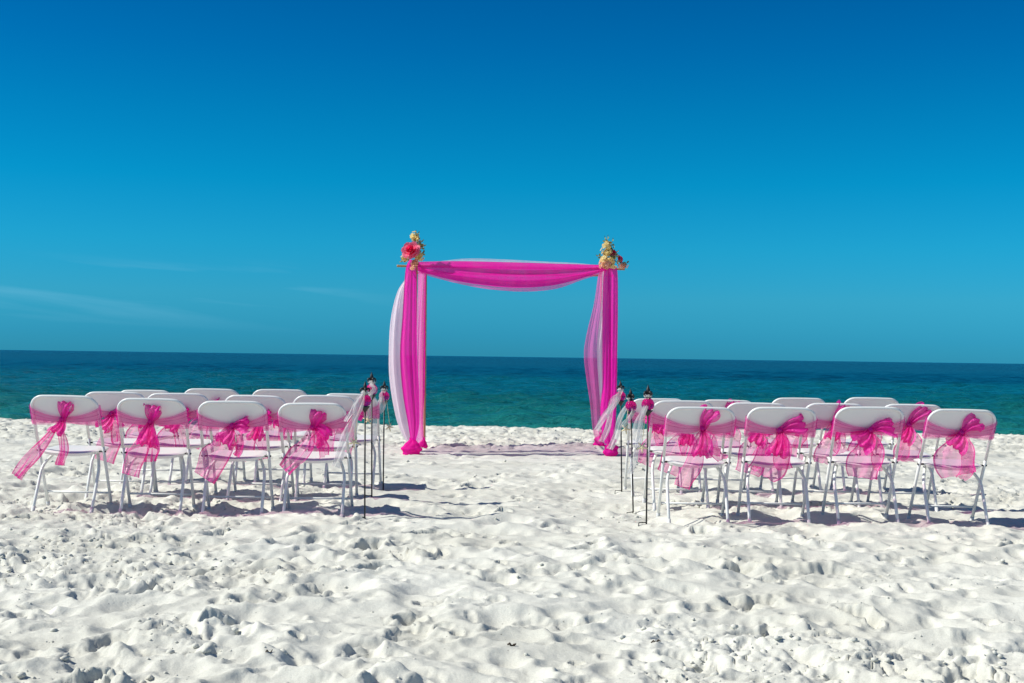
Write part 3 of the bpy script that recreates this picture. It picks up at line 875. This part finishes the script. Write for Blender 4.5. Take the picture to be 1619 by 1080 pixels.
def make_sash(parent_loc, rot, p, seed, label):
    rs = random.Random(seed)
    root = empty('chair_sash', parent_loc, rot)
    tag(root, label, 'sash', 'pink sashes tied on the chairs')
    kx, ks = p['knot']
    kn = fp(kx, ks, 0.030)
    W = CW + 0.0135
    band_lo, band_hi = 0.672, 0.822
    # rear halves, gathered into the knot
    for sgn in (-1, 1):
        g = []
        for i in range(25):
            t = i / 24
            x = sgn * W + (kx - sgn * W) * t
            e_ = t ** 0.72
            hi = band_hi + (ks + 0.016 - band_hi) * e_ - 0.012 * math.sin(math.pi * t)
            lo = band_lo + (ks - 0.016 - band_lo) * (t ** 1.8) - 0.004 * math.sin(math.pi * t)
            row = []
            for j in range(15):
                q = j / 14
                s = lo + (hi - lo) * q
                nr_ = 0.0145 + 0.014 * t + 0.0038 * (1 - 0.3 * t) * math.sin(16 * q + seed + 3 * t * sgn) + 0.0030 * abs(math.sin(15 * q - 4 * t + seed))
                row.append(fp(x, s, nr_))
            g.append(row)
        mb = MB().grid(g)
        off = Vector((0, -0.0025, -0.001))
        for k in (2, 5, 9, 12):                                # creases where the cloth doubles over itself
            mb.grid([[q[k] + off, q[k].lerp(q[k + 1], 0.55) + off] for q in g])
        mb.build('band', M['organza'], root)
    # front pass across the face of the back panel, wrapped round both tubes
    g = []
    def wrap(t):
        if t < 0.06: a = math.pi * t / 0.06; return -W - 0.001 * math.sin(a), 0.0145 * math.cos(a) - 0.010 * (t / .06)
        if t > 0.94: a = math.pi * (1 - t) / 0.06; return W + 0.001 * math.sin(a), 0.0145 * math.cos(a) - 0.010 * ((1 - t) / .06)
        u = (t - 0.06) / 0.88
        return -W + 2 * W * u, -0.0245
    for i in range(41):
        x, nr_ = wrap(i / 40)
        row = []
        for j in range(9):
            q = j / 8
            s = band_lo - 0.012 * math.sin(math.pi * i / 40) + (band_hi - band_lo) * q
            row.append(fp(x, s, nr_ - 0.002 * (0.05 < i / 40 < 0.95) * (1 + math.sin(11 * q + seed + i * 0.2))))
        g.append(row)
    MB().grid(g).build('band', M['organza'], root)
    # knot
    mb = MB(); prof = []
    g = []
    for i in range(9):
        t = i / 8
        row = []
        for j in range(17):
            a = 2 * math.pi * j / 16
            r_ = 0.021 * math.sin(math.pi * (0.12 + 0.76 * t)) * (1 + 0.15 * math.sin(4 * a + seed + 5 * t))
            row.append(kn + Vector((r_ * math.cos(a), -0.010 + r_ * 0.8 * math.sin(a), (t - 0.5) * 0.046)))
        g.append(row)
    mb.grid(g).build('knot', M['organza_knot'], root)
    # loops: out and back, leaving an open teardrop
    for li, (ang, ln, wd) in enumerate(p['loops']):
        a = R(ang)
        dr = Vector((math.cos(a), 0, math.sin(a))); sd_ = Vector((-math.sin(a), 0, math.cos(a)))
        pth = [kn + Vector((0, -0.012, 0)), kn + dr * ln * 0.45 + Vector((0, -0.045, 0)) + sd_ * 0.012, kn + dr * ln * 0.85 + Vector((0, -0.060, 0)),
               kn + dr * ln + Vector((0, -0.034, 0)) - sd_ * 0.008, kn + dr * ln * 0.8 + Vector((0, -0.008, 0)), kn + dr * ln * 0.4 + Vector((0, 0.0, 0)), kn + Vector((0, -0.004, 0))]
        g = cloth_strip(pth, (0.022, wd * 0.95, wd * 1.3, wd * 1.2, wd * 1.3, wd * 0.8, 0.02), sd_ + Vector((0, -0.4 * sd_.x, 0)), 0.012, 2.7, seed * 7 + li, 14, 40)
        MB().grid(g).build('loop', M['organza_loop'], root)
    # tails: gathered at the knot, falling and blown toward the west
    for ti, (dx, dz, wd, cv) in enumerate(p['tails']):
        yb = -0.030 - 0.018 * ti
        pth = [kn + Vector((0, -0.012, 0)), kn + Vector((dx * 0.18 + cv * 0.5, yb, dz * 0.22)), kn + Vector((dx * 0.45 + cv, yb - 0.020, dz * 0.50)),
               kn + Vector((dx * 0.75 + cv * 0.7, yb - 0.015, dz * 0.78)), kn + Vector((dx, yb - 0.03, dz))]
        g = cloth_strip(pth, (0.022, wd * 0.75, wd * 1.2, wd * 1.25, wd * 1.1), (1, rs.uniform(-.65, -.2), 0.1), 0.011, 2.6, seed * 13 + ti, 20, 34)
        mb = MB().grid(g)
        off = Vector((0, -0.0015, 0))
        for a_, b_ in ((0, 1), (20, 19)):                       # rolled hems: the cloth lies double along its edges
            mb.grid([[q[a_] + off, q[a_].lerp(q[b_], 0.9) + off] for q in g])
            mb.grid([[q[a_] + off * 2, q[a_].lerp(q[b_], 0.7) + off * 2] for q in g])
        mb.grid([[v + off for v in g[-1]], [v.lerp(w_, 0.8) + off for v, w_ in zip(g[-1], g[-2])]])
        mb.build('tail', M['organza'], root)
    return root

M['organza_loop'] = sheer('pink_organza_doubled', (0.98, 0.014, 0.48), 0.68, 0.06, 0.22, (14, 14, 14), (70, 70, 50))

SASH = {
    ('left', 1, 3): dict(knot=(-0.012, 0.727), loops=((75, 0.125, 0.095), (250, 0.10, 0.085)), tails=((-0.285, -0.40, 0.085, -0.02), (0.02, -0.31, 0.055, 0.015))),
    ('left', 1, 2): dict(knot=(-0.005, 0.735), loops=((80, 0.11, 0.10), (265, 0.165, 0.13)), tails=((-0.12, -0.37, 0.13, -0.01), (0.03, -0.27, 0.10, 0.01))),
    ('left', 1, 1): dict(knot=(0.0, 0.720), loops=((5, 0.115, 0.085), (245, 0.13, 0.12)), tails=((-0.19, -0.35, 0.17, 0.0), (0.035, -0.20, 0.05, 0.05))),
    ('left', 1, 0): dict(knot=(0.005, 0.725), loops=((68, 0.12, 0.09), (320, 0.13, 0.11)), tails=((-0.19, -0.29, 0.13, 0.02), (0.10, -0.19, 0.08, 0.01))),
    ('right', 1, 0): dict(knot=(0.015, 0.750), loops=((70, 0.14, 0.095), (268, 0.185, 0.09)), tails=((-0.14, -0.40, 0.10, 0.0), (0.11, -0.21, 0.06, 0.01))),
    ('right', 1, 1): dict(knot=(-0.01, 0.735), loops=((22, 0.17, 0.10), (262, 0.17, 0.10)), tails=((-0.13, -0.30, 0.19, 0.02), (0.02, -0.26, 0.10, 0.0))),
    ('right', 1, 2): dict(knot=(0.01, 0.735), loops=((12, 0.15, 0.085), (228, 0.13, 0.12)), tails=((-0.08, -0.32, 0.19, 0.0), (0.02, -0.27, 0.05, 0.02))),
    ('right', 1, 3): dict(knot=(0.005, 0.735), loops=((42, 0.135, 0.10), (240, 0.12, 0.10)), tails=((-0.05, -0.29, 0.21, -0.03), (-0.025, -0.31, 0.07, 0.04))),
    ('right', 2, 3): dict(knot=(-0.02, 0.74), loops=((48, 0.18, 0.09), (250, 0.13, 0.09)), tails=((-0.02, -0.27, 0.15, 0.0), (-0.09, -0.26, 0.08, 0.0))),
    ('right', 2, 2): dict(knot=(-0.005, 0.75), loops=((62, 0.15, 0.08), (262, 0.12, 0.08)), tails=((-0.09, -0.30, 0.13, 0.0), (0.05, -0.22, 0.08, 0.0))),
    ('right', 3, 1): dict(knot=(0.02, 0.75), loops=((75, 0.14, 0.09), (255, 0.13, 0.10)), tails=((-0.10, -0.32, 0.13, 0.0), (0.06, -0.24, 0.08, 0.0))),
}
pseed = random.Random(5)
for side in SIDES:
    for row in (1, 2, 3):
        for si in range(4):
            x = XS[(side, row)][si]; y = YS[(side, row)] + (0 if row == 1 else pseed.uniform(-0.03, 0.03))
            z = sum(ground(x + a, y + b) for a in (-0.2, 0.2) for b in (-0.16, 0.2)) / 4
            zz = z * 0.75 + SINK.get((side, row), (pseed.uniform(-0.012, 0.006),) * 4)[si]
            yaw = YAW.get((side, row), [pseed.uniform(-3, 3) for _ in range(4)])[si]
            rot = (R(pseed.uniform(-0.6, 0.6)), R(pseed.uniform(-0.7, 0.7)), R(yaw))
            root = empty('folding_chair', (x, y, zz), rot)
            tag(root, f'white folding chair, {SEATS[si]}, {ROWS[row][0]}, {side} of aisle facing sea', 'chair', 'white folding chairs in rows')
            ci = {'front': 0, 'rear': 0}
            for nm, me, leg in CH_PARTS:
                o = put(nm, me, root)
                if leg:
                    put('foot_cap', CH_CAPS[leg][ci[leg]], o); ci[leg] += 1
            pr = SASH.get((side, row, si))
            if not pr:
                up = pseed.uniform(20, 85)
                pr = dict(knot=(pseed.uniform(-.03, .03), pseed.uniform(.71, .735)), loops=((pseed.choice((10, -15, 170, 25)), pseed.uniform(.09, .12), pseed.uniform(.07, .09)), (pseed.uniform(235, 290), pseed.uniform(.11, .16), pseed.uniform(.09, .12))),
                          tails=((pseed.uniform(-.16, -.02), pseed.uniform(-.38, -.28), pseed.uniform(.12, .18), pseed.uniform(-.02, .02)), (pseed.uniform(-.04, .08), pseed.uniform(-.33, -.2), pseed.uniform(.06, .12), pseed.uniform(-.01, .03))))
            make_sash((x, y, zz), rot, pr, 100 * row + 10 * si + (side == 'right'),
                      f'pink organza sash, chair {SEATS[si]}, {ROWS[row][0]}, {side} side facing sea')


# ------------------------------------------------------------------ garden torches along the aisle
def torch_meshes():
    P = []
    P.append(('pole', MB().tube([(0, 0, -0.25), (0, 0, 0.745)], 0.0058, 8).mesh('pole', M['iron'])))
    P.append(('step_peg', MB().tube([(0, 0, 0.012), (-0.055, -0.01, 0.012), (-0.06, -0.01, -0.06)], 0.004, 6).mesh('step_peg', M['iron'])))
    P.append(('cup', MB().lathe([(0.006, 0.725), (0.012, 0.733), (0.022, 0.748), (0.033, 0.760), (0.034, 0.766), (0.025, 0.766), (0.0, 0.762)], seg=16).mesh('cup', M['iron'])))
    P.append(('glass_ball', MB().lathe([(0.0, 0.766), (0.022, 0.768), (0.036, 0.776), (0.043, 0.792), (0.044, 0.806), (0.041, 0.820), (0.033, 0.834), (0.022, 0.843), (0.012, 0.848), (0.0, 0.849)], seg=24).mesh('glass_ball', M['glass'])))
    P.append(('collar', MB().lathe([(0.0, 0.843), (0.020, 0.845), (0.024, 0.852), (0.014, 0.858), (0.011, 0.868), (0.018, 0.872), (0.018, 0.877), (0.0, 0.879)], seg=14).mesh('collar', M['iron'])))
    mb = MB()
    for k in range(4):
        a = math.pi / 2 * k + 0.35
        c, s = math.cos(a), math.sin(a)
        mb.tube([(c * r_, s * r_, z) for r_, z in ((0.005, 0.876), (0.014, 0.886), (0.024, 0.888), (0.031, 0.880), (0.031, 0.870), (0.025, 0.866))], [0.006, 0.0075, 0.0075, 0.0065, 0.0055, 0.004], 7)
    P.append(('crown', mb.mesh('crown', M['iron'])))
    P.append(('finial', MB().lathe([(0.008, 0.874), (0.010, 0.884), (0.0145, 0.895), (0.014, 0.903), (0.0095, 0.914), (0.005, 0.925), (0.002, 0.934), (0.0, 0.940)], seg=12).mesh('finial', M['iron'])))
    return P
T_PARTS = torch_meshes()

TORCH = [('left', 1, -0.985, 8.72, (-0.2, -0.8)), ('left', 2, -1.034, 9.60, (-0.2, -0.9)), ('left', 3, -1.068, 10.80, (0.2, -0.2)),
         ('right', 1, 0.920, 8.62, (0.1, 0.0)), ('right', 2, 0.925, 9.60, (0.2, -2.2)), ('right', 3, 0.942, 10.80, (0, -1.4))]
# streamers: (dx, dz, width, sideways curl)
RIB = {('left', 1): (((-0.115, -0.20, 0.04, -0.025), (-0.085, -0.34, 0.045, -0.03), (-0.19, -0.50, 0.06, -0.01)), (-0.063, -0.325)),
       ('left', 2): (((-0.075, -0.20, 0.04, 0.015), (-0.03, -0.27, 0.035, 0.015), (-0.012, -0.10, 0.035, 0.025)), (-0.018, -0.27)),
       ('left', 3): (((-0.10, -0.26, 0.045, -0.01), (-0.03, -0.20, 0.06, 0.0), (-0.085, -0.46, 0.04, -0.03)), (0.052, -0.30)),
       ('right', 1): (((-0.085, -0.30, 0.05, -0.02), (-0.115, -0.52, 0.045, -0.01)), (-0.040, -0.33)),
       ('right', 2): (((-0.15, -0.38, 0.055, -0.02), (-0.055, -0.22, 0.04, 0.03)), (-0.035, -0.215)),
       ('right', 3): (((-0.21, -0.34, 0.06, 0.01), (-0.12, -0.20, 0.04, -0.02), (-0.16, -0.44, 0.05, -0.02)), None)}
NEXT = {1: 'row farthest from arch', 2: 'middle row', 3: 'row closest to arch'}

def starfish(loc, r, seed, label):
    rs = random.Random(seed)
    tilt = rs.uniform(-0.5, 0.5)
    root = None
    top, bot = [], []
    mb = MB()
    n_ = 40
    ring_o, ring_m = [], []
    for k in range(n_):
        a = 2 * math.pi * k / n_ + tilt
        ph = (k / n_ * 5) % 1.0
        d_ = abs(ph - 0.5) * 2                       # 1 at arm tips
        rr = r * (0.26 + 0.74 * d_ ** 1.9)
        ring_o.append((rr * math.cos(a), 0.0, rr * math.sin(a)))
        ring_m.append((rr * 0.55 * math.cos(a), -0.10 * r, rr * 0.55 * math.sin(a)))
    back = [(x * .55, 0.07 * r, z * .55) for x, y, z in ring_o]
    cf = [(0, -0.17 * r, 0)] * n_; cb = [(0, 0.10 * r, 0)] * n_
    mb.grid([q + q[:1] for q in (cf, ring_m, ring_o, [(x / .55 * .55, y * 1.0, z) for x, y, z in back], cb)])
    o = mb.build('starfish', M['star'])
    o.location = loc
    o.rotation_euler = (rs.uniform(-.2, .2), 0, rs.uniform(-.5, .5))
    return tag(o, label, 'starfish', 'starfish hung from the torches')

for side, row, x, y, (tx, ty) in TORCH:
    z = ground(x, y)
    zz = z
    t_ = empty('garden_torch', (x, y, zz), (R(tx), R(ty), R(random.uniform(-20, 20))))
    tag(t_, f'black torch with pink glass ball, {NEXT[row]}, {side} of aisle facing sea', 'torch', 'torches along the aisle')
    for nm, me in T_PARTS: put(nm, me, t_)
    hx = x + math.sin(R(ty)) * 0.86; hz = zz + 0.862
    rb = empty('tulle_ribbon', (hx, y, hz))
    tag(rb, f'white tulle streamers tied on the torch at {NEXT[row]}, {side} side facing sea', 'ribbon', 'ribbons tied on the torches')
    g = []
    for i in range(9):
        q = i / 8; rr_ = 0.016 + 0.011 * math.sin(math.pi * q)
        g.append([(rr_ * math.cos(6.283 * j / 18) * (1 + .12 * math.sin(j * 1.7 + i)), rr_ * math.sin(6.283 * j / 18) * (1 + .12 * math.sin(j * 2.3 + i)), -0.018 + 0.030 * q) for j in range(19)])
    MB().grid(g).build('wrap', M['ribbon'], rb)
    streams, star = RIB[(side, row)]
    for k, (dx, dz, wd, cv) in enumerate(streams):
        yb = -0.028 - 0.010 * k
        pth = [(0, -0.016, 0.0), (dx * 0.12 + cv * .4, yb, dz * 0.16), (dx * 0.36 + cv, yb - 0.018, dz * 0.42), (dx * 0.70 + cv * .5, yb - 0.012, dz * 0.74), (dx, yb - 0.03, dz)]
        g = cloth_strip(pth, (0.018, wd * .65, wd * .8, wd, wd * 0.9), (1, (-.5, .4, -.2)[k], 0.15), 0.005, 1.8, row * 31 + k + 7 * (side == 'right'), 10, 30)
        MB().grid(g).build('streamer', M['ribbon'], rb)
    if star:
        sx_, sz_ = star
        MB().tube([(0.004, -0.02, 0), (sx_ * 0.6, -0.045, sz_ * 0.45), (sx_, -0.05, sz_ + 0.012)], 0.0022, 5).build('string', M['star'], rb)
        starfish((hx + sx_, y - 0.052, hz + sz_ - 0.012), 0.044, row * 3 + (side == 'right'),
                 f'small tan starfish hanging from the torch at {NEXT[row]}, {side} side facing sea')


# ------------------------------------------------------------------ bits lying on the sand
def bit(name, x, y, ang, ln, r_, mat, label):
    pts = []
    for k in range(5):
        t = k / 4 - 0.5
        px, py = x + math.cos(ang) * ln * t, y + math.sin(ang) * ln * t
        pts.append(Vector((px, py, ground(px, py) + r_ * 0.8 + 0.006 * math.sin(k * 2.1 + x))))
    c = Vector((x, y, ground(x, y)))
    o = MB().tube([q - c for q in pts], [r_ * .6, r_, r_ * .9, r_, r_ * .4], 6).build(name, mat)
    o.location = c
    tag(o, label, 'twig')
bit('twig', 0.015, 4.93, 0.3, 0.035, 0.005, M['twig'], 'short dark twig lying on pale sand in line with the aisle')
bit('twig', 0.58, 5.03, 0.2, 0.04, 0.004, M['twig'], 'thin dark twig on the sand before the right block facing sea')
bit('straw', 0.77, 4.72, -0.5, 0.06, 0.0035, M['straw'], 'bent yellow straw on the sand before the right block facing sea')
bit('straw', -0.86, 4.62, 1.2, 0.05, 0.003, M['twig'], 'dark curved stalk on the sand before the left block facing sea')

# crumbled sand clods: far too many to count
mbv, mbf = [], []
ico = [(0, 0, 1), (.894, 0, .447), (.276, .851, .447), (-.724, .526, .447), (-.724, -.526, .447), (.276, -.851, .447), (.724, .526, -.447), (-.276, .851, -.447), (-.894, 0, -.447), (-.276, -.851, -.447), (.724, -.526, -.447), (0, 0, -1)]
icf = [(0, 1, 2), (0, 2, 3), (0, 3, 4), (0, 4, 5), (0, 5, 1), (1, 6, 2), (2, 7, 3), (3, 8, 4), (4, 9, 5), (5, 10, 1), (6, 7, 2), (7, 8, 3), (8, 9, 4), (9, 10, 5), (10, 6, 1), (11, 7, 6), (11, 8, 7), (11, 9, 8), (11, 10, 9), (11, 6, 10)]
cnt = 0
while cnt < 5000:
    y = 3.2 * (20.0 / 3.2) ** rng.random(); x = (rng.random() * 2 - 1) * (0.5 * y + 0.5)
    i = int(np.searchsorted(rows_y, y)); j = int(np.clip(np.searchsorted(us, x / y), 1, NC - 1))
    if rng.random() > crumb[i, j] * 0.9 + 0.06: continue
    s = 0.003 + 0.013 * rng.random() ** 4
    b = len(mbv)
    jit = 0.7 + 0.6 * rng.random((12,))
    zc = Z[i, j] + s * 0.2
    for q, k in zip(ico, jit): mbv.append((x + q[0] * s * k * 1.2, y + q[1] * s * k * 1.2, zc + q[2] * s * k * 0.8))
    mbf += [(b + a, b + c, b + d_) for a, c, d_ in icf]
    cnt += 1
mb = MB(); mb.v, mb.f = mbv, mbf
clods = mb.build('sand_clods', M['sand'])
tag(clods, 'small crumbled clods scattered over the pale sand', 'sand', kind='stuff')
